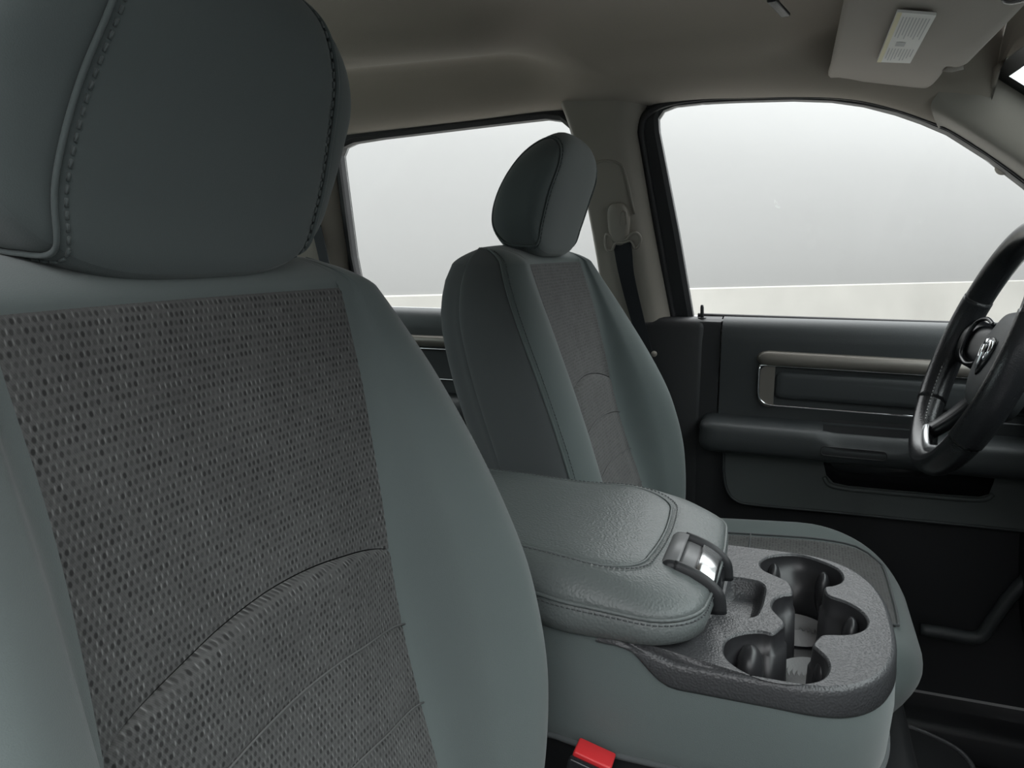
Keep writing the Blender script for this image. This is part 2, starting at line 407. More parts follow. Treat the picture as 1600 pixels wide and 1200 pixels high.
# recessed handle insert with satin end cap and chrome outline
zs = lambda x: -.014*(x+.05)
cap = []
for x, z in rrect(-.056, .018, .758, .838, .020): cap.append(V((x, .7245, z+zs(x))))
hole = [V((x, .7245, z+zs(x))) for x, z in rrect(-.028, .03, .772, .829, .012)]
left = [p for p in cap if p.x < .0]
fillface('end_bezel', [[V((-.028, .7235, .836)), *[p for p in cap if p.x < -.03], V((-.028, .7235, .760))]], SATIN, D1, thick=(0, .01, 0))
pad = [[V((x+(dx_*.5), .731-dy_, z+zs(x))) for x, z in rrect(-.027+i_, .60, .7745+i_, .827-i_, .012)] for dx_, dy_, i_ in ((0, 0, 0), (0, .004, .0008), (0, .0065, .004), (0, .007, .012))]
loft('insert_pad', pad, DOORB, D1)
tube('chrome_strip', [V((x, .7225, .8375+zs(x))) for x in lin(-.056, .60, 6)], .0016, CHROME, D1)
lowp = [V((-.056, .7225, .836)), V((-.056, .7225, .81)), V((-.0555, .7225, .785)), V((-.052, .7225, .772)), V((-.043, .7225, .7645)), V((-.03, .7225, .762)), V((0, .7225, .7615))]+[V((x, .7225, .762+zs(x))) for x in lin(.05, .6, 5)]
tube('chrome_strip', spl(lowp, 40), .002, CHROME, D1)
# armrest
rings = []
def armdip(x): return .017*sstep(.055, .078, x)*(1-sstep(.185, .21, x))
for x in [-.158, -.157, -.154, -.148, -.138]+lin(-.12, .6, 40):
    k = 1 if x > -.138 else math.sqrt(max(.01, 1-((-.138-x)/.0202)**2)); d = armdip(x)
    tp = .736-.010*(x+.15); bt = .676-.012*(x+.15); mid = (tp+bt)/2; f = .658+.012*(1-k)
    yy = [(.735, tp+.002), (.70, tp), (.672, tp-.003-d*.2), (.661, tp-.010-d), (f, tp-.024-d*.6), (.659, bt+.018), (.667, bt+.004), (.685, bt-.002), (.735, bt-.002)]
    rings.append([V((x, y+(1-k)*.03*(y < .7), mid+(z-mid)*(.55+.45*k))) for y, z in [(q.y, q.z) for q in spl([(0, a, b) for a, b in yy], 28)]])
loft('armrest', rings, DOORB, D1, closed=False, caps=False)
extr('pull_cup', [(.676, .742), (.676, .715), (.70, .705), (.722, .71), (.728, .742)], [.06, .205], BLACK, D1)
sl = rrect(.058, .165, .6835, .700, .007)
tube('reflector_frame', [V((x, .6585, z-.012*(x-.05)+.006)) for x, z in sl], .0012, BLACK, D1, closed=True)
fillface('reflector', [[V((x, .6582, z-.012*(x-.05)+.006)) for x, z in rrect(.060, .163, .6850, .6985, .006)]], BLACK, D1, thick=(0, .003, 0))
# lower panel with map pocket opening
px_low = [(1131, 690), (1131, 735), (1136, 765), (1150, 782), (1180, 789), (1300, 800), (1450, 815), (1600, 830), (1760, 850), (1760, 690)]
px_pk = [(1286, 700), (1287, 725), (1291, 742), (1302, 754), (1325, 759), (1400, 766), (1480, 773), (1530, 776), (1545, 772), (1552, 755), (1568, 700)]
lo = [at(*p, y=.722) for p in px_low]; pk = [at(*p, y=.722) for p in px_pk]
fillface('lower_panel', [lo, pk], DOORG, D1, thick=(0, .02, 0))
tube('lower_panel_edge', spl(lo[:9], 40), .003, DOORB, D1)
loft('map_pocket', [[p+V((0, .0, 0)) for p in pk], [p+V((0, .03, .0)) for p in pk], [p+V((0, .055, .004)) for p in pk]], GLOSSB, D1)
tube('pocket_lip', spl([at(*p, y=.720) for p in [(1288, 745), (1296, 757), (1325, 764), (1400, 771), (1480, 778), (1535, 781), (1552, 772)]], 30), .0045, DOORG, D1)
extr('lower_door', [(.74, .72), (.742, .6), (.745, .5), (.75, .4), (.755, .30), (.755, .22)], lin(-.17, DX1, 5), BLACK, D1)
tube('lock_pin', [at(1097, 500, y=.752), at(1097, 490, y=.752), at(1097, 480, y=.752), at(1097, 476.5, y=.752)], lambda t: .0034 if t < .9 else .0024, BLACK, D1, n=10)
tube('lock_pin_collar', [at(1097, 499.5, y=.752), at(1097, 496, y=.752)], .0085, BLACK, D1, n=14)
tube('belt_weatherstrip', [V((x, .778, .9215-.004*x)) for x in lin(-.18, .6, 6)], .005, RUBBER, D1)
# ---- rear door panel -----------------------------------------------------
extr('upper_panel', upper, lin(-1.17, -.40, 6), DOORB, D2)
tube('accent_bar', [V((x, .727, .855)) for x in lin(-1.17, -.42, 4)], .0125, SATIN, D2, n=12)
tube('chrome_strip', [V((x, .7225, .838)) for x in lin(-1.17, -.42, 4)], .002, CHROME, D2)
tube('chrome_strip', [V((x, .7225, .772)) for x in lin(-1.17, -.42, 4)], .002, CHROME, D2)
loft('armrest', [[V((x, y, z)) for y, z in ((.735, .742), (.685, .738), (.67, .72), (.672, .69), (.69, .68), (.735, .68))] for x in lin(-1.17, -.42, 3)], DOORB, D2)
extr('lower_door', [(.74, .72), (.742, .6), (.75, .4), (.755, .22)], lin(-1.17, -.42, 4), BLACK, D2)

# ---- pillars ---------------------------------------------------------------
def pillar(name, Lpx, Rpx, n, depth, m, parent=None, loc=None, lo_off=.0, ro_off=.012):
    """upright trim between two edge curves; face stands `depth` inside the glass plane"""
    Lp = spl([atside(*p, lo_off) for p in Lpx], n); Rp = spl([atside(*p, ro_off) for p in Rpx], n)
    rings = []
    for a, b in zip(Lp, Rp):
        w_ = b.x-a.x; s = []
        za, zb = a.z, b.z
        for f, d in ((0, -.02), (.02, .2), (.04, .6), (.08, .9), (.14, 1), (.4, 1.03), (.62, 1.02), (.72, .97), (.80, .85), (.88, .62), (.94, .38), (.98, .16), (1, 0)):
            z = za+(zb-za)*f; s.append(V((a.x+w_*f, ys(z)-.004-depth*d, z)))
        rings.append(spl(s, 40))
    return loft(name, rings, m, parent, closed=False, caps=False, loc=loc)
P1 = thing('trim_1', (-.3, .75, .92), 'light grey B-pillar trim between the two driver-side windows', 'pillar trim', 'structure')
pillar('pillar_cover', [(948, 500), (938, 420), (924, 340), (905, 245), (892, 200), (872, 150)], [(1056, 500), (1030, 365), (1006, 225), (1003, 203), (1008, 182), (1018, 150)], 30, .055, TRIMG, P1, ro_off=.012)
# raised height-adjuster housing outline on the pillar
hs = spl([at(*p, y=.683) for p in [(1008, 430), (1003, 400), (992, 330), (981, 270), (972, 258), (955, 254), (940, 256), (932, 262)]], 30)
hs = [V((p.x, ys(p.z)-.0615, p.z)) for p in hs]
tube('housing_ridge', hs[8:], .0022, TRIMG, P1, flat=1)
rbox('pillar_base', (-.247, .766, .52), (.185, .07, .80), BLACK, P1, r=.018)
P2 = thing('trim_2', (-1.0, .75, .92), 'light grey rear pillar trim behind the rear side window', 'pillar trim', 'structure')
pillar('pillar_cover', [(430, 500), (425, 430), (415, 330), (405, 230), (400, 190)], [(563, 500), (549, 400), (530, 270), (527, 235), (530, 215)], 24, .05, TRIMG, P2, ro_off=.006)
o = mesh('rear_belt_webbing', [p for a, b in zip([at(484, 345, y=.690), at(508, 445, y=.69)], [at(497, 335, y=.690), at(522, 445, y=.69)]) for p in (a, b, b+V((0, .002, 0)), a+V((0, .002, 0)))],
         [(0, 1, 5, 4), (1, 2, 6, 5), (2, 3, 7, 6), (3, 0, 4, 7)], WEB, loc=(-1.0, .69, 1.0), smooth=False)
tag(o, 'black rear seat belt strap hanging along the rear pillar', 'seat belt')

# ---- headliner -------------------------------------------------------------
topc = sorted(FO[5:17], key=lambda p: p.x)
ex = [-1.2, -.95, -.80, -.60, -.47, -.38, -.27]+[p.x for p in topc if p.x > -.24]
ez = [1.280, 1.287, 1.293, 1.302, 1.309, 1.309, 1.308]+[p.z-.002 for p in topc if p.x > -.24]
def edgez(x): return interp(ex, ez, x)
def liner(x, v):
    """v = 0 centre line ... 1 driver edge"""
    ze = edgez(x); ye = ys(ze)-.012
    y = ye*v
    def prf(T, O): return interp(T, O, v)
    rear = prf([0, .32, .42, .52, .60, .70, .80, .88, .95, 1], [0, 0, -.014, -.042, -.042, -.026, -.012, -.024, -.058, -.078])
    frnt = prf([0, .50, .60, .68, .76, .86, .94, 1], [0, 0, -.006, -.020, -.042, -.064, -.074, -.076])
    viso = prf([0, .7, .82, .9, .96, 1], [-.008, -.008, -.013, -.035, -.058, -.07])
    a_ = sstep(-.50, -.34, x); b_ = sstep(-.10, .05, x-.10*(v-.7))
    off = rear*(1-a_)+frnt*a_; off = off*(1-b_)+viso*b_
    z = 1.395+off
    return V((x, y, z+(ze-z)*sstep(.80, 1, v)))
XS = lin(-1.15, .262, 88)
vs = []; NV = 96
for x in XS:
    for j in range(NV):
        v = -1+2*j/(NV-1); p = liner(x, abs(v)); vs.append(V((x, math.copysign(p.y, v), p.z)))
ceil = mesh('ceiling', vs, gridf(len(XS), NV), LINER, loc=(0, 0, 1.38)); tag(ceil, 'light grey fleece headliner overhead', 'ceiling', kind='structure')
ro = loft('roof_panel', [[V((x, y, 1.47-.11*abs(y/.74)**4)) for y in lin(-.74, .74, 15)] for x in lin(-1.25, .29, 5)], BODY, closed=False, caps=False); tag(ro, 'painted roof skin above the headliner', 'roof', kind='structure')
rbox('overhead_slot', at(1217, 12, z=1.352), (.012, .075, .005), BLACK, ceil, r=.002, rot=Matrix.Rotation(math.radians(-12), 3, 'Z'))

# ---- windshield, A pillar, dash --------------------------------------------
def wsh(s, y):   # s 0 top .. 1 bottom
    bow = .05*(y/.7)**2
    return V((.300+.62*s-bow*(1-.2*s), y, 1.337-.40*s-.02*(y/.7)**2))
def wedge(s): return .632+.10*s
vs = []; ws = lin(0, 1, 16); wy = lin(-1, 1, 25)
for s in ws:
    for q in wy: vs.append(wsh(s, q*wedge(s)))
o = mesh('window_3', vs, gridf(16, 25), WGLASS, loc=(.6, 0, 1.1)); tag(o, 'sloping windshield glass at the far right', 'windshield', kind='structure')
hd = []
for j in range(41):
    v = -1+2*j/40; p = liner(.262, abs(v)); p = V((.262, math.copysign(p.y, v), p.z)); q = wsh(0, p.y*.93)+V((-.006, 0, -.003)); hd.append([p+V((0, 0, .002)), p.lerp(q, .3)+V((.004, 0, -.001)), p.lerp(q, .7)+V((.002, 0, -.002)), q, q+V((.02, 0, .01))])
o = loft('trim_5', hd, LINER, closed=False, caps=False, loc=(.28, 0, 1.35)); tag(o, 'light grey header trim above the windshield', 'header trim', kind='structure')
fr = []
for s in lin(0, 1, 16):
    fr.append([wsh(s, wedge(s)*k)+V((-.004, 0, -.004)) for k in (.955, .965, .98, 1.0)])
o = loft('windshield_border', fr, FRIT, closed=False, caps=False); tag(o, 'black painted border along the windshield edge', 'windshield border', kind='structure')
fr = [[wsh(s, wedge(s)*k)+V((-.004, 0, -.004)) for k in lin(-1, 1, 25)] for s in (0, .01, .02, .032)]
o = loft('windshield_header', fr, FRIT, closed=False, caps=False); tag(o, 'black painted band along the windshield top', 'windshield border', kind='structure')
ap_out = spl([atside(*p, .016) for p in [(1466, 200), (1481, 203), (1542, 241), (1605, 287), (1690, 357), (1770, 446), (1815, 520)]], 30)
ap_in = [wsh(s, wedge(s)*.995)+V((-.006, -.002, -.006)) for s in lin(-.05, .72, 30)]
rings = []
for a, b in zip(ap_out, ap_in):
    m_ = (a+b)*.5+V((-.03, -.018, -.012))
    rings.append([a+V((0, .02, 0))]+spl([a, a.lerp(m_, .5)+V((-.004, -.008, 0)), m_, m_.lerp(b, .6)+V((-.004, -.003, -.003)), b], 14)+[b+V((.012, .02, .006))])
P3 = loft('trim_3', rings, TRIMG, closed=False, caps=False, loc=(.4, .68, 1.15)); tag(P3, 'grey A-pillar trim between side window and windshield', 'pillar trim', kind='structure')
c = min((v.co+P3.location for v in P3.data.vertices), key=lambda p: ((800+F*((p-CAM).dot(RT))/((p-CAM).dot(FW)))-1566)**2+((600-F*((p-CAM).dot(UP))/((p-CAM).dot(FW)))-263)**2)
tube('screw_cap', [c+V((.004, .006, .004)), c+V((-.001, -.0015, -.001))], .011, TRIMG, P3, n=18)
dash = []
for y in lin(-.74, .74, 13):
    pr = [(.62, .30), (.44, .34), (.40, .50), (.395, .66), (.385, .78), (.375, .86), (.385, .915), (.43, .945), (.55, .955), (.75, .945), (.95, .935), (.95, .30)]
    dash.append([V((a.x, y, a.z)) for a in spl([(a, 0, b) for a, b in pr], 44)])
DS = loft('dashboard', dash, DOORG, loc=(.5, 0, .6)); tag(DS, 'dark grey dashboard behind the steering wheel', 'dashboard')
tube('dash_seam', [V((.3705, y, .868)) for y in lin(-.7, .735, 8)], .002, BLACK, DS)

# ---- rest of the cab -------------------------------------------------------
rbox('floor', (-.15, 0, FLOOR-.03), (2.1, 1.62, .06), CARPET, r=.01, loc=(0, 0, FLOOR)); tag(bpy.data.objects['floor'], 'black carpeted truck floor', 'floor', kind='structure')
WB = thing('wall_rear', (-1.18, 0, .12), 'light grey rear wall of the cab with a wide window', 'wall', 'structure')
rbox('lower_wall', (-1.20, 0, .52), (.06, 1.5, .84), TRIMG, WB, r=.01)
rbox('upper_wall', (-1.20, 0, 1.37), (.06, 1.5, .12), TRIMG, WB, r=.01)
for s in (-1, 1): rbox('side_wall', (-1.20, s*.68, 1.12), (.06, .18, .4), TRIMG, WB, r=.01)
rbox('window_4', (-1.20, 0, 1.125), (.004, 1.18, .372), WGLASS, r=0, loc=(-1.2, 0, 1.12)); tag(bpy.data.objects['window_4'], 'back window glass behind the rear seats', 'window', kind='structure')
WR = thing('wall_passenger_side', (-.7, -.78, .12), 'passenger-side rear door and pillars of the cab', 'wall', 'structure')
rbox('rear_door_lower', (-.80, -.77, .52), (.74, .06, .80), BLACK, WR, r=.02)
rbox('rear_door_sill', (-.80, -.765, .905), (.74, .05, .03), DOORB, WR, r=.01)
rbox('pillar_cover', (-.47, -.74, 1.11), (.10, .06, .40), TRIMG, WR, r=.02, rot=Matrix.Rotation(math.radians(-14), 3, 'X'))
rbox('rear_pillar_cover', (-1.10, -.74, 1.11), (.16, .06, .40), TRIMG, WR, r=.02, rot=Matrix.Rotation(math.radians(-14), 3, 'X'))
rbox('roof_rail', (-.45, -.70, 1.335), (1.5, .06, .05), TRIMG, WR, r=.02)
hx = V((.50, -.80, 0)); dd = V((math.cos(math.radians(-68)), math.sin(math.radians(-68)), 0)); dR = Matrix.Rotation(math.radians(-68), 3, 'Z')
D3 = thing('door_3', (hx.x, hx.y, .1), 'passenger door standing open beside the camera', 'door', 'structure')
rbox('lower_door', hx+dd*.50+V((0, 0, .50)), (1.0, .12, .84), DOORB, D3, r=.03, rot=dR)
rbox('window_frame', hx+dd*.97+V((0, 0, 1.12)), (.05, .03, .42), BLACK, D3, r=.01, rot=dR)
rbox('window_frame', hx+dd*.62+V((0, 0, 1.32)), (.74, .03, .03), BLACK, D3, r=.01, rot=dR)
rbox('window_glass', hx+dd*.60+V((0, 0, 1.115)), (.72, .004, .39), GLASS, D3, r=0, rot=dR)
loft('trim_4', [[V((p.x, -p.y, p.z)) for p in r] for r in rings], TRIMG, closed=False, caps=False, loc=(.4, -.68, 1.15)); tag(bpy.data.objects['trim_4'], 'grey passenger-side A-pillar trim', 'pillar trim', kind='structure')
S1 = rbox('door_sill', (-.2, .755, .155), (1.9, .13, .07), BLACK, r=.015, loc=(-.2, .755, .12)); tag(S1, 'black sill trim along the driver-side floor edge', 'door sill', kind='structure')
kp = spl([at(*p, y=.725) for p in [(1438, 984), (1480, 990), (1528, 996), (1552, 968), (1585, 925), (1640, 870)]], 26)
S2 = tube('sill_moulding', kp, .012, DOORB, n=10, loc=tuple(kp[0])); tag(S2, 'dark bent moulding strip low beside the driver footwell', 'moulding')
bs = rbox('body_side', (-.30, .815, .50), (1.9, .03, .84), BODY, r=.01, loc=(-.3, .815, .12)); tag(bs, 'outer body side below the driver-side windows', 'body panel', kind='structure')

# ================================================================== SEATS
def make_seat(name, cy, label, dx, shear, hdx, hdz, inner, bsc, dz=0, hv=(.80, .80), hy=0):
    """shear: extra recline (dx per dz about z=.70); inner = +1 when the console is on the +y side"""
    root = thing(name, (-.25+dx, cy, FLOOR), label, 'car seat')
    Zk = [.46, .55, .60, .65, .70, .75, .80, .87, .95, 1.0, 1.03, 1.06]
    XI = [-.225, -.235, -.243, -.254, -.270, -.285, -.297, -.310, -.328, -.343, -.352, -.358]
    XB = [-.190, -.183, -.180, -.181, -.186, -.197, -.213, -.246, -.290, -.318, -.334, -.350]
    WW = [.235, .250, .256, .260, .262, .262, .261, .256, .242, .219, .197, .170]
    XR = [-.340, -.360, -.370, -.382, -.396, -.412, -.428, -.450, -.470, -.474, -.470, -.460]
    ZT = 1.030; RT_ = .022
    def sec(z):
        sh = dx-shear*(z-.70)
        return interp(Zk, XI, z)+sh, interp(Zk, XB, z)+sh, interp(Zk, WW, z), interp(Zk, XR, z)+sh
    HI = .135
    def hi(z): return .136-.012*sstep(.80, .5, z)*0+.004*sstep(.9, 1.03, z)
    def half(q, z, sd):
        xi, xb, w_, xr = sec(z); h = hi(z); xb = xi+(xb-xi)*bsc[0 if sd*inner > 0 else 1]
        g = w_-h
        P = [V((xi, 0)), V((xi+.002, h*.5)), V((xi+.008, h)), V((xi+(xb-xi)*.62+.004, h+g*.22)), V((xb, h+g*.52)), V((xb-.016, h+g*.86)), V((xb-.045, w_)), V((xb*.5+xr*.5-.01, w_-.001)), V((xr+.045, w_-.012)), V((xr+.008, w_-.05)), V((xr, 0))]
        return catm(P, q)
    def surf(q, v):
        """q in [-10,10] around the section, v in [0,1] up the back, [1,2] over the top"""
        if v <= 1: z = .47+(ZT-.47)*v; k = 1; zz = z
        else:
            th = (v-1)*math.pi/2; zz = ZT+.03*math.sin(th); z = ZT+RT_*math.sin(th); k = math.cos(th)
        p = half(abs(q), zz, 1 if q > 0 else -1); xi, xb, w_, xr = sec(zz)
        xm = (xi+xr)/2
        crown = .007*(1-(p.y/.2)**2)*(1-k)
        return V((xm+(p.x-xm)*k, cy+math.copysign(p.y*(1-.06*(1-k)), q), z+crown))
    def vz(z): return (z-.47)/(ZT-.47)
    cref = lambda p: V((interp(Zk, XI, p.z)+dx-shear*(p.z-.7)-.06, cy, p.z-.002))
    uvf = lambda p: (p.y-cy, p.z)
    # insert panels: rows bounded by curved seams  z = c + bow * (1-(y/h)^2)
    seams = [(.47, 0), (.640, .010), (.700, .014), (.765, .018), (.826, .024), (1.034, .002)]
    ins = []
    for i in range(5):
        (c0, b0), (c1, b1) = seams[i], seams[i+1]
        off = .010 if i < 4 else 0
        def f(q, t, c0=c0, b0=b0, c1=c1, b1=b1, off=off, i=i):
            a = 1-(q/2)**2; z = (c0+b0*a)*(1-t)+(c1+b1*a)*t
            p = surf(q, vz(z)); e = off*(1-abs(q/2)**4)*((1-t**20) if i == 3 else 1)
            return p+V((e, 0, 0))
        nv = 40 if i == 4 else 22
        o = patch('upper_insert' if i == 4 else 'lower_insert', f, dense(-2, 2, 44), dense(0, 1, nv), WOVEN, root, ref=cref, groove=.0012, gr=.003, uvf=uvf, edges=('LRT', 'LRBT', 'LRBT', 'LRBT', 'LRT')[i])
        if i in (0, 1, 2): tube('insert_piping', [f(q, 1)+V((.0006, 0, 0)) for q in lin(-2, 2, 30)], .0008, mat('grey_piping', (.12, .123, .122), .8), root, n=6)
        ins.append(o)
    ins[4]['label'] = 'large woven charcoal panel on the upper backrest'
    # yoke above the insert, bolsters, side panels, back
    patch('yoke', lambda q, v: surf(q, v), dense(-2.0, 2.0, 40), dense(vz(1.031), 2, 16), CLOTH, root, ref=cref, groove=.0025, edges='B', uvf=uvf)
    for s in (-1, 1):
        patch('bolster', lambda q, v, s=s: surf(s*q, v), dense(1.92, 5.35, 40), lin(0, 1, 50)+lin(1.06, 2, 14), CLOTH, root, ref=cref, groove=.0010, gr=.003, edges='LR', uvf=uvf)
        patch('side_panel', lambda q, v, s=s: surf(s*q, v), dense(5.35, 7.7, 26), lin(0, 1, 40)+lin(1.06, 2, 12), CLOTHD, root, ref=cref, groove=.001, gr=.003, edges='LR', uvf=uvf)
        tube('welt', [surf(s*5.35, v)+V((0, s*.0005, 0)) for v in lin(.02, 1, 50)+lin(1.1, 1.75, 8)], .0016, CLOTH, root, n=6)
        stitches('stitching', [surf(s*5.15, v)+V((.001, s*.0006, 0)) for v in lin(.02, 1, 60)+lin(1.1, 1.6, 6)], HEADC, root)
    patch('back_panel', lambda q, v: surf(q if q < 10 else -(20-q), v), dense(7.7, 12.3, 34), lin(0, 1, 26)+lin(1.06, 2, 12), CLOTHD, root, ref=cref, groove=.003, edges='LR', uvf=uvf)
    # ---- headrest
    HR = []
    prof = [(-.362, 1.044), (-.350, 1.080), (-.335, 1.13), (-.320, 1.176), (-.322, 1.210), (-.346, 1.226), (-.382, 1.204), (-.414, 1.160), (-.436, 1.112), (-.440, 1.074), (-.422, 1.048), (-.392, 1.041)]
    prof = [V((a+hdx, 0, b+hdz)) for a, b in prof]; cen = V((-.370+hdx, 0, 1.135+hdz))
    Wz = lambda z: interp([1.03, 1.06, 1.10, 1.14, 1.17, 1.20, 1.225, 1.25], [.114, .126, .138, .142, .136, .119, .093, .06], z-hdz)
    pw = 3.5
    def hs_(a, v):
        p = catm(prof, a, True); k = max(0., 1-abs(v)**pw)**(1/pw)
        q = cen+(p-cen)*k
        return V((q.x, (cy+hy)+v*Wz(cen.z+(p.z-cen.z)*k), q.z))
    def hvf(a): z = catm(prof, a, True).z-hdz; return hv[0]+(hv[1]-hv[0])*sstep(1.05, 1.19, z)
    A = lin(0, 12, 73)
    vv_c = lin(-.80, .80, 36)
    hc = V((cen.x, (cy+hy), cen.z))
    H = patch('headrest', lambda v, a: hs_(a, v*hvf(a)), dense(-1, 1, 40), A, HEADC, root, ref=hc, groove=.0022, gr=.004, edges='LR', uvf=lambda p: (p.y, p.z))
    for s in (-1, 1):
        th = [math.sin(t) for t in lin(0, math.pi/2, 22)]
        patch('headrest_side', lambda v, a, s=s: hs_(a, s*(hvf(a)+(1-hvf(a))*v)), th, A, HEADC, H, ref=hc, groove=.0018, gr=.004, edges='L', uvf=lambda p: (p.y, p.z))
        lp = [hs_(a, s*(hvf(a)+.005)) for a in lin(0, 12, 90)[:-1]]
        tube('headrest_welt', [p+(p-hc).normalized()*.0002 for p in lp], .0016, HEADC, H, n=6, closed=True)
        stitches('headrest_stitching', [hs_(a, s*(hvf(a)-.035))+(hs_(a, s*(hvf(a)-.035))-hc).normalized()*.0002 for a in lin(0, 12, 120)], HEADC, H, step=.0062, ln=.0040, r=.0009)
        yb = (cy+hy)+s*.07
        tube('headrest_post', [V((sec(1.03)[0]-.045, yb, 1.03)), V((cen.x-.012, yb, 1.07+hdz))], .0065, BLACK, root, n=12)
    # ---- cushion
    wq = .244; zb = .38; xr_, xf = -.24+dx, .200+dx
    def cush(a, b, grow=0):
        """a across, b along: superellipse-rounded cushion"""
        ea, eb = .28, .42
        sa, ca = math.sin(a), max(0., math.cos(a)); sb, cb = math.sin(b), max(0., math.cos(b))
        u = math.copysign(abs(sa)**ea, sa); fu = ca**ea; v = math.copysign(abs(sb)**eb, sb); fv = cb**eb
        vx = (v+1)/2; x = xr_+(xf-xr_)*vx
        ww = wq*(1-.055*sstep(.55, 1.0, vx)); y = u*ww; x -= .075*abs(u)**4*sstep(.55, 1, vx)
        bol = .030*math.exp(-((abs(y)-.195)/.062)**2)*(1-.55*sstep(.6, 1, vx))
        zt = .535+.030*vx+bol
        f_ = fu*fv; x -= .11*max(0, (.65-f_)/.65)**1.5*sstep(.5, 1, vx)
        return V((x, cy+y, zb+(zt-zb)*f_)), y, x
    na, nb = 72, 60
    aa = lin(-math.pi/2, math.pi/2, na); bb = lin(-math.pi/2, math.pi/2, nb)
    grid = [[cush(a, b) for b in bb] for a in aa]
    vs, bolf, insf = [], [], []; uv = []
    for i in range(na):
        for j in range(nb): p, y, x = grid[i][j]; vs.append(p); uv.append((y, x))
    cpart = mesh('cushion', vs, gridf(na, nb), CLOTH, root, uv=uv)
    # woven cushion insert lies on the cushion top
    def cins(y, x):
        # invert lateral/long coordinates
        lo, hi_ = 0, math.pi/2; vx = (x-xr_)/(xf-xr_); ww = wq*(1-.055*sstep(.55, 1.0, vx))
        a = math.asin(min(1, (abs(y)/ww)**(1/.28))); v = vx*2-1; b = math.copysign(math.asin(min(1, abs(v)**(1/.42))), v)
        p = cush(math.copysign(a, y), b)[0]; return p+V((.0, 0, .0045))
    def cinsf(q, t):
        x = xr_+.02+(xf-.040-xr_-.02)*t; hw = .140*(1-.02*t)*(1-max(0, (t-.86)/.14)**3*.22); return cins(q*hw, x)
    ci = patch('cushion_insert', cinsf, dense(-1, 1, 36), dense(0, 1, 40), WOVEN, cpart, ref=V((0, cy, 0)), groove=.005, gr=.004, uvf=lambda p: (p.y-cy, p.x))
    tube('insert_welt', [cinsf(-1, t) for t in lin(.1, 1, 20)]+[cinsf(q, 1) for q in lin(-.9, .9, 12)]+[cinsf(1, t) for t in lin(1, .1, 20)], .0018, CLOTHD, cpart, n=6)
    tube('cushion_seam', [cinsf(q, .45)+V((0, 0, .0012)) for q in lin(-1, 1, 14)], .0012, CLOTHD, cpart, n=6)
    rbox('seat_base', (-.02+dx, cy, .27), (.42, .46, .24), BLACK, root, r=.02)
    for s in (-1, 1): rbox('seat_rail', (-.02+dx, cy+s*.17, FLOOR+.025), (.52, .04, .05), BLACK, root, r=.005)
    rbox('recliner_cover', (-.255+dx, cy-inner*.262, .46), (.16, .03, .13), BLACK, root, r=.012)
    root.location.z += dz
    return root
DSEAT = make_seat('driver_seat', .414, 'grey-green cloth driver seat with woven charcoal insert, beside the driver door', .0, .05, .0, 0, -1, (.55, 1.08))
PSEAT = make_seat('passenger_seat', -.411, 'large grey-green cloth passenger seat with woven insert in the left foreground', .0, -.06, .026, .0, 1, (1.06, .85), -.008, (.80, .66), .010)

# ================================================================== CENTER CONSOLE
CON = thing('center_console', (0, 0, FLOOR), 'folded-down middle seat console with padded armrest and cup holder tray', 'console')
def conplan(y_half, xf, xs_, n=22, xr=-.36, pw=2.6):
    """plan outline, rear-left corner round the front to rear-right (open at the rear)"""
    tp_ = lambda x: 1-.06*sstep(-.14, -.20, x)
    out = [(x, -y_half*tp_(x)) for x in lin(xr, xs_, 20)[:-1]]
    for k in range(2*n+1):
        a = -math.pi/2+math.pi*k/(2*n); e = 2/pw
        c, s = abs(math.cos(a))**e, math.copysign(abs(math.sin(a))**e, math.sin(a))
        out.append((xs_+(xf-xs_)*c, y_half*s))
    out += [(x, y_half*tp_(x)) for x in lin(xs_, xr, 20)[1:]]
    return out
def ringz(pl, z): return [V((x, y, z(x, y) if callable(z) else z)) for x, y in pl]
# fabric base
b_rings = []
for d, z in ((.004, .590), (.0, .597), (-.001, .61), (-.003, .64), (-.002, .665), (.000, .680), (.001, .690)):
    b_rings.append(ringz(conplan(.151-d, .107-d, .0), (lambda x, y, z=z: z+.017*sstep(-.09, -.13, x)*sstep(.6, .69, z))))
loft('base', b_rings, CLOTH, CON, caps=False)
lw = [ringz(conplan(.142-d, .100-d, .0), z) for d, z in ((.02, .20), (.012, .30), (.004, .45), (0, .56), (0, .592))]
loft('lower_base', lw, BLACK, CON, caps=False)
fl = []
for z, d in ((.30, .012), (.40, .006), (.50, .002), (.575, .0), (.590, .003)):
    q = [p for p in conplan(.146-d, .106-d, .0) if p[0] >= .035]; fl.append(ringz(q, z))
loft('front_cover', fl, CLOTH, CON, closed=False, caps=False)
tube('base_seam', [V((x, y, .594)) for x, y in conplan(.1515, .1072, .0) if True], .0028, CLOTHD, CON, n=8)
# plastic tray
TZ = .695
tray = conplan(.153, .108, .005, xr=-.150)
def tzt(x): return TZ+.016*sstep(-.075, -.135, x)
hole_c = [(780, 300), (800, 277), (830, 262), (900, 250), (1000, 250), (1100, 275), (1200, 315), (1245, 345), (1262, 385), (1245, 413), (1200, 430), (1155, 437), (1160, 470), (1185, 492), (1230, 508), (1300, 535), (1370, 580), (1405, 630), (1395, 675), (1340, 705), (1270, 715), (1200, 715), (1140, 718), (1105, 745), (1085, 778), (1110, 802), (1160, 850), (1180, 900), (1168, 945), (1130, 980), (1060, 998), (980, 1003), (880, 995), (760, 965), (650, 910), (590, 860), (565, 810), (577, 758), (620, 725), (700, 705), (790, 700), (850, 713), (895, 684), (925, 652), (905, 620), (860, 575), (850, 540), (870, 505), (920, 485), (970, 478), (965, 435), (940, 403), (880, 375), (800, 338)]
HOLE = [at(980+a/3.75, 800+b/3.75, z=TZ) for a, b in hole_c]
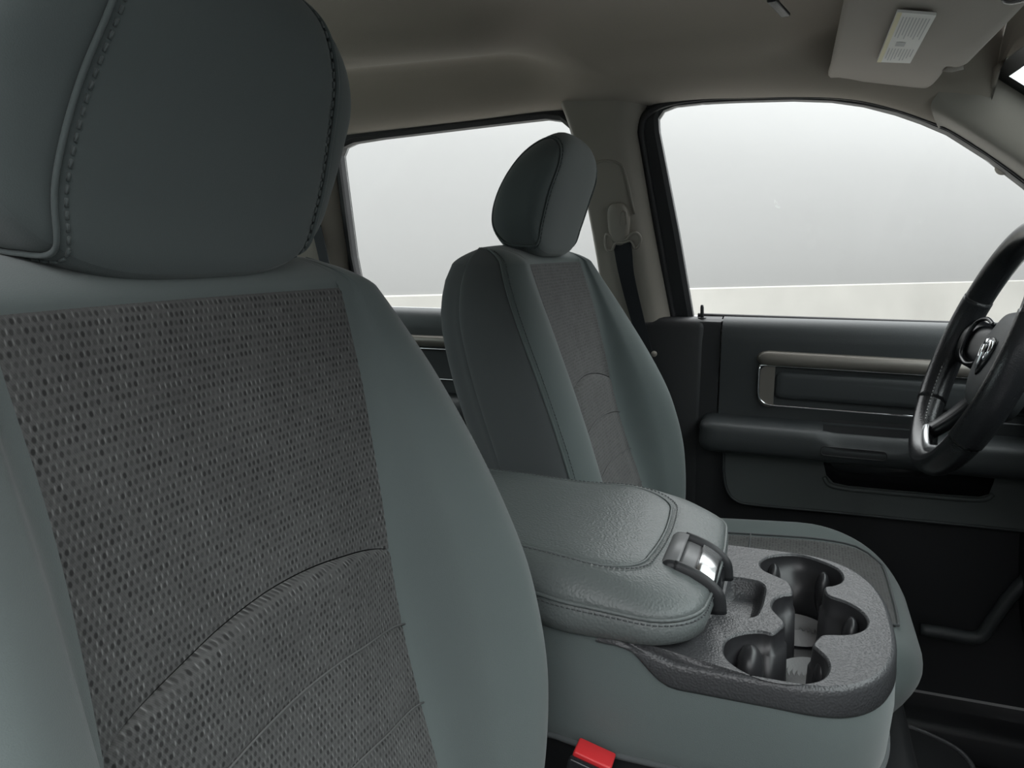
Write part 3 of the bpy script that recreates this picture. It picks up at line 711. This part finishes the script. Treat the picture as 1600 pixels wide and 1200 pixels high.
HOLE = [V((p.x, p.y, TZ)) for p in HOLE]
coin_c = [(505, 470), (560, 425), (600, 388), (650, 388), (740, 402), (785, 420), (800, 450), (790, 510), (770, 570), (745, 603), (700, 612), (620, 606), (530, 592), (500, 560)]
COIN = spl([(p.x, p.y, TZ) for p in [at(980+a/3.75, 800+b/3.75, z=TZ) for a, b in coin_c]], 40, True)
HS = spl(HOLE, 150, True)
def inset2(pts, d):
    n = len(pts); ar = sum(pts[i].x*pts[(i+1) % n].y-pts[(i+1) % n].x*pts[i].y for i in range(n)); s = -1 if ar > 0 else 1
    out = []
    for i in range(n):
        e = (pts[(i+1) % n]-pts[i-1]); e = V((e.x, e.y, 0)).normalized(); out.append(pts[i]+V((e.y, -e.x, 0))*(s*d))
    return out
tout = [V((x, y, tzt(x))) for x, y in tray]
TR = fillface('tray_top', [[V((p.x, p.y, TZ)) for p in inset2(tout, .005)], inset2(HS, -.0022), inset2(COIN, -.003)], PLAST, CON, smooth=True)
for v in TR.data.vertices: v.co.z += tzt(v.co.x)-TZ
TR['label'] = 'grained black plastic cup holder tray'
# rounded outer edge and skirt; skirt is deeper at the front and sweeps up at the rear
def skz(x, y): return .6715+.036*sstep(-.075, -.132, x)**1.3-.005*sstep(.0, .1, x)
sk = [inset2(tout, .005), [p+V((0, 0, -.0008)) for p in inset2(tout, .0028)], [p+V((0, 0, -.003)) for p in inset2(tout, .0008)], [p+V((0, 0, -.006)) for p in tout],
      [V((p.x, p.y, min(p.z-.007, skz(p.x, p.y)+.003))) for p in inset2(tout, -.0012)], [V((p.x, p.y, min(p.z-.008, skz(p.x, p.y)))) for p in inset2(tout, .0)], [V((p.x, p.y, min(p.z-.008, skz(p.x, p.y)))) for p in inset2(tout, .004)]]
loft('tray_skirt', sk, PLAST, TR, closed=False, caps=False)
# raised rear lip that the armrest closes onto
lip = spl([(-.155, -.150, .712), (-.128, -.151, .709), (-.105, -.145, .703), (-.082, -.128, .7), (-.070, -.10, .699), (-.064, -.05, .699), (-.062, 0, .699), (-.062, .1, .699), (-.07, .15, .699)], 40)
loft('tray_lip', [[p+V((-.04, .0, .004)), p+V((-.012, 0, .003)), p+V((-.004, -.001, .001)), p+V((.004, -.003, -.003)), p+V((.010, -.004, -.006))] for p in lip], PLAST, TR, closed=False, caps=False)
# wells
rim = [inset2(HS, -.0022), [p+V((0, 0, -.0006)) for p in inset2(HS, -.001)], [p+V((0, 0, -.0022)) for p in inset2(HS, 0)]]
loft('well_rim', [r+[r[0]] for r in rim], PLAST, TR, closed=False, caps=False)
W0 = [[p+V((0, 0, -.0022)) for p in HS], [p+V((0, 0, -.022)) for p in inset2(HS, .001)], [p+V((0, 0, -.0225)) for p in inset2(HS, .003)], [p+V((0, 0, -.075)) for p in inset2(HS, .005)]]
loft('cup_wells', [r+[r[0]] for r in W0], WELL, TR, closed=False, caps=False)
fillface('well_floor', [[p+V((0, 0, -.075)) for p in inset2(HS, .004)]], WELL, TR)
MATG = mat('ribbed_cup_mat', (.36, .36, .36), .5)
cups = [(.004, -.098), (.040, -.002), (.022, .098)]
for (cx, cy_) in cups:
    vsr = []; nr = 15
    for k in range(nr):
        r = .004+.033*k/(nr-1)
        for q in range(36):
            a = 2*math.pi*q/36; vsr.append(V((cx+r*math.cos(a), cy_+r*math.sin(a), TZ-.073+.0040*(k % 2))))
    mesh('cup_mat', vsr, [(k*36+q, k*36+(q+1) % 36, (k+1)*36+(q+1) % 36, (k+1)*36+q) for k in range(nr-1) for q in range(36)]+[tuple(range(36))], MATG, TR, smooth=False)
# spring fingers bulging from the walls
for (px, py, r, sx_) in [(1172, 1030, .021, 1), (1209, 898, .014, 1), (1286, 912, .014, 1), (1330, 985, .015, 1), (1283, 1052, .012, 1)]:
    c = at(px, py, z=TZ-.022); vsr = []
    for i in range(11):
        t = -math.pi/2+math.pi*i/10
        for q in range(20):
            a = 2*math.pi*q/20; vsr.append(V((c.x+r*.62*math.cos(t)*math.cos(a), c.y+r*math.cos(t)*math.sin(a), c.z-.012+.026*math.sin(t))))
    mesh('cup_grip', vsr, [(i*20+q, i*20+(q+1) % 20, (i+1)*20+(q+1) % 20, (i+1)*20+q) for i in range(10) for q in range(20)], WELL, TR)
# coin recess
CR = [inset2(COIN, -.003), [p+V((0, 0, -.001)) for p in inset2(COIN, -.001)], [p+V((0, 0, -.004)) for p in inset2(COIN, .0005)], [p+V((0, 0, -.012)) for p in inset2(COIN, .003)], [p+V((0, 0, -.0165)) for p in inset2(COIN, .006)], [p+V((0, 0, -.018)) for p in inset2(COIN, .010)]]
loft('coin_recess', [r+[r[0]] for r in CR], PLAST, TR, closed=False, caps=False)
fillface('coin_recess_floor', [CR[-1]], PLAST, TR)
# ---- armrest
def armplan(hy, xf, rc, n=12, xr=-.42):
    tp_ = lambda x: 1-.09*sstep(-.17, -.24, x)
    out = [(x, -hy*tp_(x)) for x in lin(xr, xf-rc, 24)[:-1]]
    for k in range(n+1):
        a = -math.pi/2+math.pi/2*k/n; out.append((xf-rc+rc*math.cos(a), -hy+rc+rc*math.sin(a)))
    out += [(xf+.004*(1-(y/(hy-rc))**2), y) for y in lin(-hy+rc, hy-rc, 14)[1:-1]]
    for k in range(n+1):
        a = math.pi/2*k/n; out.append((xf-rc+rc*math.cos(a), hy-rc+rc*math.sin(a)))
    out += [(x, hy*tp_(x)) for x in lin(xf-rc, xr, 24)[1:]]
    return out
def aslope(x): return -.016*sstep(-.20, -.05, x)+.004*sstep(-.2, -.35, x)      # nose of the armrest dips
def aring(hy, xf, rc, z, k=0): return [V((x, y, z+aslope(x)*k)) for x, y in armplan(hy, xf, rc)]
AR = loft('armrest', [aring(.142, -.075, .05, .704), aring(.150, -.066, .052, .7055), aring(.157, -.0595, .054, .711), aring(.1595, -.057, .055, .721), aring(.158, -.058, .055, .731, .3), aring(.1555, -.060, .055, .7365, .4), aring(.1545, -.061, .055, .7375, .4)], VINYL, CON, closed=False, caps=False)
AR['label'] = 'padded grey vinyl armrest lid'
loft('armrest_top', [aring(.1545, -.061, .055, .7375, .4), aring(.1548, -.0607, .055, .739, .4), aring(.153, -.0625, .055, .744, .5), aring(.148, -.068, .053, .752, .8), aring(.140, -.080, .05, .7605, 1), aring(.130, -.100, .05, .7650, 1), aring(.123, -.1150, .05, .7660, 1), aring(.120, -.1195, .05, .7645, 1)], VINYL, AR, closed=False, caps=False)
loft('armrest_panel', [aring(.120, -.1195, .05, .7645, 1), aring(.1185, -.1215, .05, .7662, 1), aring(.114, -.126, .05, .7675, 1), aring(.09, -.15, .04, .7690, 1), aring(.05, -.19, .03, .7695, 1), aring(.01, -.24, .005, .7695, 1)], VINYL, AR, caps=True)
tube('welt', [p+V((0, 0, .0)) for p in aring(.1557, -.0598, .055, .7378, .4)], .0019, VINYL, AR, n=8)
tube('panel_welt', aring(.1203, -.1192, .05, .7655, 1), .0014, VINYL, AR, n=6)
stitches('stitching', aring(.1577, -.0578, .055, .7335, .35), CLOTHD, AR, step=.0052, ln=.0036, r=.0007)
stitches('panel_stitching', aring(.1245, -.1130, .05, .7668, 1), CLOTHD, AR, step=.0052, ln=.0036, r=.0006)
# latch: black bezel over the nose with a chrome push bar
yl = -.035
bz = [(-.104, .7500), (-.100, .7535), (-.090, .7525), (-.076, .7480), (-.064, .7420), (-.055, .7345), (-.0500, .727), (-.0480, .712)]
bp_ = spl([(a, 0, b) for a, b in bz], 26)
def bezel(y0, y1, i0, i1, up=.0):
    rr = []
    for i in range(i0, i1):
        p = bp_[i]; t = (bp_[min(i+1, 25)]-bp_[max(i-1, 0)]).normalized(); nrm = V((-t.z, 0, t.x)); rr.append([V((p.x, y, p.z))+nrm*o for y, o in ((y0, -.012), (y0, up+.001), (y0+.003, up+.0035), (y1-.003, up+.0035), (y1, up+.001), (y1, -.012))])
    return rr
LT = loft('latch', bezel(yl-.044, yl+.044, 0, 8), BLACK, AR); LT['label'] = 'black plastic armrest latch'
GREYL = mat('grey_latch_plastic', (.17, .17, .173), .4)
loft('latch_pad', bezel(yl-.039, yl+.039, 1, 8, .0012), GREYL, LT)
loft('latch_scoop', bezel(yl-.036, yl+.036, 7, 13, -.0045), GREYL, LT)
for s in (-1, 1): loft('latch_side', bezel(yl+s*.040-.0045, yl+s*.040+.0045, 6, 26, .0012), BLACK, LT)
loft('push_bar', bezel(yl-.0345, yl+.0345, 11, 18, -.0008), mat('soft_chrome', (.88, .89, .9), .22, metal=1), LT)
loft('push_bar_face', bezel(yl-.0345, yl+.0345, 17, 25, -.006), GLOSSB, LT)

# ================================================================== BUCKLE
bt = thing('seat_belt_buckle', tuple(at(905, 1190, y=-.176)), 'black belt buckle with red release button beside the passenger seat', 'belt buckle')
a0 = at(900, 1166, y=-.176); a1 = at(958, 1193, y=-.176); ax = (a1-a0).normalized(); up = V((0, -.05, 1)).normalized(); up = (up-ax*up.dot(ax)).normalized(); sd = up.cross(ax)
Rm = Matrix((ax, sd, up)).transposed()
mid = (a0+a1)/2
rbox('release_button', mid+up*-.004, ((a1-a0).length, .021, .014), RED, bt, r=.002, rot=Rm)
rbox('buckle_body', mid-up*.040+sd*-.002, ((a1-a0).length*1.12, .024, .060), GLOSSB, bt, r=.004, rot=Rm)
rbox('buckle_shoulder', mid-up*.006+sd*-.014, ((a1-a0).length*1.10, .007, .012), GLOSSB, bt, r=.0025, rot=Rm)
rbox('buckle_stalk', mid-up*.16+V((0, .016, 0)), (.03, .004, .2), BLACK, bt, r=.003, rot=Rm)

# ================================================================== DRIVER SEAT BELT
bl = thing('seat_belt', tuple(at(965, 480, y=.66)), 'driver seat belt with grey height adjuster on the B-pillar', 'seat belt')
def pil(px, py, o): return atside(px, py, .060+o)
ad = spl([(q.x, q.y, q.z) for q in [pil(px, py, .0) for px, py in [(954, 368), (951, 345), (952, 326), (960, 318), (972, 317), (980, 324), (985, 340), (984, 360), (981, 378), (972, 385), (960, 382)]]], 34, True)
cc_ = sum(ad, V((0, 0, 0)))/len(ad)
loft('height_adjuster', [ad, [p.lerp(cc_, .02)+V((0, -.010, 0)) for p in ad], [p.lerp(cc_, .10)+V((0, -.016, 0)) for p in ad], [p.lerp(cc_, .35)+V((0, -.019, 0)) for p in ad]], TRIMG, bl)
bp2 = [pil(px, py, .0195) for px, py in [(970, 333), (974, 329), (978, 331), (979, 350), (972, 352), (969, 350)]]
tube('release_tab', bp2, .0011, TRIMG, bl, closed=True, n=6)
dr = spl([pil(*p, .014) for p in [(948, 366), (946, 378), (949, 390), (957, 390), (962, 380), (975, 379), (986, 376), (992, 388), (999, 383), (1001, 372), (995, 364), (986, 366), (978, 374), (962, 376), (955, 370)]], 60, True)
fillface('belt_guide', [dr], TRIMG, bl, thick=(0, .008, 0))
tube('belt_guide_edge', [p+V((0, -.001, 0)) for p in dr], .0028, TRIMG, bl, n=6, closed=True)
wl = [(958, 381), (961, 400), (967, 430), (980, 480), (1000, 545), (1025, 620)]; wr = [(986, 379), (988, 400), (991, 430), (1002, 480), (1018, 545), (1040, 620)]
A_ = spl([pil(*p, .012) for p in wl], 20); B_ = spl([pil(*p, .012) for p in wr], 20)
loft('webbing', [[a, b, b+V((0, .002, 0)), a+V((0, .002, 0))] for a, b in zip(A_, B_)], WEB, bl, smooth=False)
tube('belt_stop_button', [pil(1022, 553, .012), pil(1022, 553, .018)], .006, TRIMG, bl, n=12)

# ================================================================== STEERING WHEEL
SW = thing('steering_wheel', (.239, .41, .93), 'black leather steering wheel with chrome emblem at the right edge', 'steering wheel')
t_ = math.radians(19); SB = V((math.sin(t_), 0, math.cos(t_))); SN = V((-math.cos(t_), 0, math.sin(t_))); SA = V((0, 1, 0)); SC = V((.241, .41, .917))
def sw(a, b, n=0): return SC+SA*a+SB*b+SN*n
SR = .168
def rimpt(deg, rr=SR, n=0): return sw(rr*math.cos(math.radians(deg)), rr*math.sin(math.radians(deg)), n)
def rimseg(name, a0, a1, r, m, n=48, closed=False):
    P = [rimpt(a0+(a1-a0)*i/(n if closed else n-1)) for i in range(n)]
    vs = []
    for i, p in enumerate(P):
        rad = (p-SC).normalized()
        for k in range(16):
            a = 2*math.pi*k/16; vs.append(p+rad*(r*.88*math.cos(a))+SN*(r*1.12*math.sin(a)))
    fs = [(i*16+k, i*16+(k+1) % 16, ((i+1) % n)*16+(k+1) % 16, ((i+1) % n)*16+k) for i in range(n if closed else n-1) for k in range(16)]
    if not closed: fs += [tuple(range(16))[::-1], tuple((n-1)*16+k for k in range(16))]
    return mesh(name, vs, fs, m, SW)
rimseg('rim', 0, 360, .0178, LEATH, 96, True)
for a0, a1 in ((-38, 22), (158, 218)): rimseg('rim_grip', a0, a1, .0189, LEATH, 30)
# airbag cover
hub = []
for k, nn in ((1.0, -.055), (1.03, -.040), (1.0, -.026), (.92, -.017), (.7, -.011), (.35, -.008), (.05, -.0075)):
    hub.append([sw(.082*k*math.copysign(abs(math.cos(a))**.7, math.cos(a)), -.008+.072*k*math.copysign(abs(math.sin(a))**.7, math.sin(a)), nn) for a in [2*math.pi*i/40 for i in range(40)]])
HB = loft('airbag_cover', hub, DOORB, SW)
def spoke(name, a_in, a_out, w0, w1, m):
    rr = []
    for t in lin(0, 1, 10):
        r = .060+(SR-.008-.060)*t; dg = a_in+(a_out-a_in)*t; c = rimpt(dg, r, -.034+.030*t*t); tan = (rimpt(dg+1, r)-rimpt(dg-1, r)).normalized(); wd = w0+(w1-w0)*t
        rr.append([c+tan*(wd*math.cos(q))+SN*(.011*math.sin(q)) for q in [2*math.pi*i/16 for i in range(16)]])
    return loft(name, rr, m, SW)
for a in (0, 180): spoke('spoke', a, a, .040, .034, GLOSSB)
SILV = mat('silver_spoke_plastic', (.45, .46, .47), .25, metal=.8)
for a in (-62, -118): spoke('lower_spoke', a+(8 if a > -90 else -8), a, .022, .016, SILV if False else GLOSSB)
tube('spoke_trim', spl([rimpt(-62, SR-.016, .004), rimpt(-70, SR-.020, .006), rimpt(-82, SR-.019, .006), rimpt(-92, SR-.018, .006), rimpt(-104, SR-.020, .006), rimpt(-118, SR-.016, .004)], 30), .006, SILV, SW, n=10, flat=.6)
for s in (1, -1):
    tube('switch_bezel', spl([sw(s*.080, .035, -.018), sw(s*.105, .040, -.012), sw(s*.128, .030, -.006), sw(s*.133, .005, -.004), sw(s*.128, -.020, -.006), sw(s*.105, -.030, -.012), sw(s*.082, -.025, -.018)], 40), .0032, GLOSSB, SW, n=8)
    a0, a1 = (-56, -20) if s > 0 else (200, 236)
    stitches('rim_stitching', [rimpt(a, SR-.0150, .006) for a in lin(a0, a1, 30)], mat('pale_thread', (.3, .3, .3), .6), SW, step=.006, ln=.004, r=.0011)
    for e in ((22, 158)[s < 0], (-38, 218)[s < 0]): tube('rim_seam', [rimpt(e)+((rimpt(e)-SC).normalized()*(.0158*math.cos(q))+SN*(.0200*math.sin(q))) for q in [2*math.pi*i/20 for i in range(20)]], .0009, BLACK, SW, n=5, closed=True)
# chrome shield-and-horns emblem on the cover
def em(a, b): return sw(a, b-.004, -.0045)
EM = loft('emblem', [[sw(a*k, b*k-.004, nn) for a, b in [(0, -.030), (-.012, -.022), (-.022, -.006), (-.025, .012), (-.020, .022), (0, .025), (.020, .022), (.025, .012), (.022, -.006), (.012, -.022)]] for k, nn in ((1, -.010), (1, -.006), (.93, -.005))], GLOSSB, HB)
for s in (-1, 1):
    tube('emblem_horn', spl([em(s*.002, .014), em(s*.010, .018), em(s*.018, .013), em(s*.020, .003), em(s*.015, -.006), em(s*.010, -.003), em(s*.012, .003)], 24), lambda t: .0042*(1-.6*t), CHROME, EM, n=8)
tube('emblem_muzzle', [em(0, .012), em(0, 0), em(0, -.014), em(0, -.022)], lambda t: .0075-.0035*t, CHROME, EM, n=10, flat=.6)
stg = [[SC+SN*d+V((0, r*math.cos(q), 0))+SB*(r*math.sin(q)) for q in [2*math.pi*i/24 for i in range(24)]] for d, r in ((-.045, .060), (-.07, .064), (-.10, .055), (-.13, .058), (-.22, .066))]
CO = loft('steering_column', stg, GLOSSB, loc=tuple(SC+SN*-.1)); tag(CO, 'black steering column shroud behind the wheel', 'steering column')
tube('column_stalk', [SC+SN*-.11+V((0, .05, 0)), SC+SN*-.10+V((0, .12, .01)), SC+SN*-.095+V((0, .17, .012))], lambda t: .006+.003*t, BLACK, CO, n=10)

# ================================================================== SUN VISOR
z_v = lambda x: 1.322-.16*(x-.03)
def vis(px, py, o=0):
    p = at(px, py, z=1.31)
    for _ in range(20): p = at(px, py, z=z_v(p.x)+o)
    return p
vo_px = [(1322, -10), (1307, 62), (1297, 108), (1293, 122), (1296, 132), (1305, 138), (1318, 140), (1360, 142), (1420, 144), (1440, 142), (1455, 136), (1466, 126), (1475, 114), (1480, 107), (1490, 105), (1502, 106), (1510, 104), (1520, 96), (1560, 55), (1605, 8), (1638, -27), (1645, -40), (1620, -48), (1480, -50), (1350, -52), (1334, -46), (1326, -30)]
vo = spl([tuple(vis(*p)) for p in vo_px], 110, True)
vc = sum(vo, V((0, 0, 0)))/len(vo)
def vsh(d, dz): return [p+(V((vc.x-p.x, vc.y-p.y, 0)).normalized()*d)+V((0, 0, dz)) for p in vo]
SV = loft('sun_visor', [vsh(.010, .016), vsh(.002, .013), vsh(0, .008), vsh(.002, .003), vsh(.010, 0), vsh(.04, 0)], VISOR, loc=tuple(vc)); tag(SV, 'light grey fabric driver sun visor folded against the headliner', 'sun visor')
st = [vis(*p, -.0046) for p in [(1402, 19), (1463, 24), (1422, 99), (1370, 97)]]
ST = fillface('warning_sticker', [st], PAPER, SV, thick=(0, 0, .0030)); ST['label'] = 'white printed warning sticker with yellow stripe'
def sq(u, v, o=-.0003):
    p = st[0].lerp(st[1], u).lerp(st[3].lerp(st[2], u), v); return p+V((0, 0, o))
def strip(name, u0, u1, v0, v1, m, par): return mesh(name, [sq(u0, v0), sq(u1, v0), sq(u1, v1), sq(u0, v1)], [(0, 1, 2, 3)], m, par, smooth=False)
strip('yellow_stripe', .0, .13, .0, 1, YELL, ST)
for (v0, v1) in ((.06, .46), (.66, .95)):
    for k in range(9):
        u0 = .19+.085*k; strip('printed_line', u0, u0+.03, v0, v1-random.uniform(0, .12), INK, ST)
strip('printed_pictogram', .32, .58, .52, .61, INK, ST)
pv = vis(1492, 104, .004); tube('visor_pivot', [pv+V((-.012, .004, 0)), pv+V((.0, .012, 0)), pv+V((.012, .010, .002))], .005, VISOR, SV, n=10)
# rear-view mirror
mc = V((.19, -.03, 1.288)); RM = thing('rear_view_mirror', tuple(mc), 'dark rear view mirror at the top right corner', 'mirror')
mp = []
for k in range(40):
    a = 2*math.pi*k/40; mp.append((.105*math.copysign(abs(math.cos(a))**.5, math.cos(a)), .030*math.copysign(abs(math.sin(a))**.6, math.sin(a))))
mr = Matrix.Rotation(math.radians(18), 3, 'Z')
def mpt(u, v, d, k): return mc+mr @ V((d, u*k, v*k))
loft('mirror_housing', [[mpt(u, v, d, k) for u, v in mp] for d, k in ((.028, .5), (.022, .8), (.008, .97), (-.002, 1), (-.004, .97), (-.004, .9))], GLOSSB, RM)
fillface('mirror_glass', [[mpt(u, v, -.0045, .92) for u, v in mp]], CHROME, RM, thick=tuple(mr @ V((.002, 0, 0))))
tube('mirror_stem', [mc+V((.02, 0, .0)), mc+V((.05, 0, .025)), mc+V((.075, -.01, .05))], .008, GLOSSB, RM, n=10)

# ================================================================== FLOOR STORAGE TRAY
zf = .30
tp = [at(*p, z=zf) for p in [(1390, 1128), (1420, 1136), (1455, 1150), (1490, 1168), (1510, 1185), (1522, 1205), (1540, 1260), (1480, 1330), (1330, 1300), (1330, 1130)]]
tp = spl([tuple(p) for p in tp], 60, True); tcx = sum(tp, V((0, 0, 0)))/60
FT = loft('floor_tray', [tp, [p.lerp(tcx, .02)+V((0, 0, -.02)) for p in tp], [V((p.x, p.y, FLOOR+.004)) for p in [q.lerp(tcx, .08) for q in tp]]], BLACK, loc=(tcx.x, tcx.y, FLOOR)); tag(FT, 'open black plastic storage tray on the floor ahead of the console', 'storage tray')
tube('tray_rim', tp, .0042, PLAST, FT, n=10, closed=True)
tube('tray_divider', [at(1443, 1172, z=.28), at(1447, 1210, z=.28)], .005, PLAST, FT, n=8)
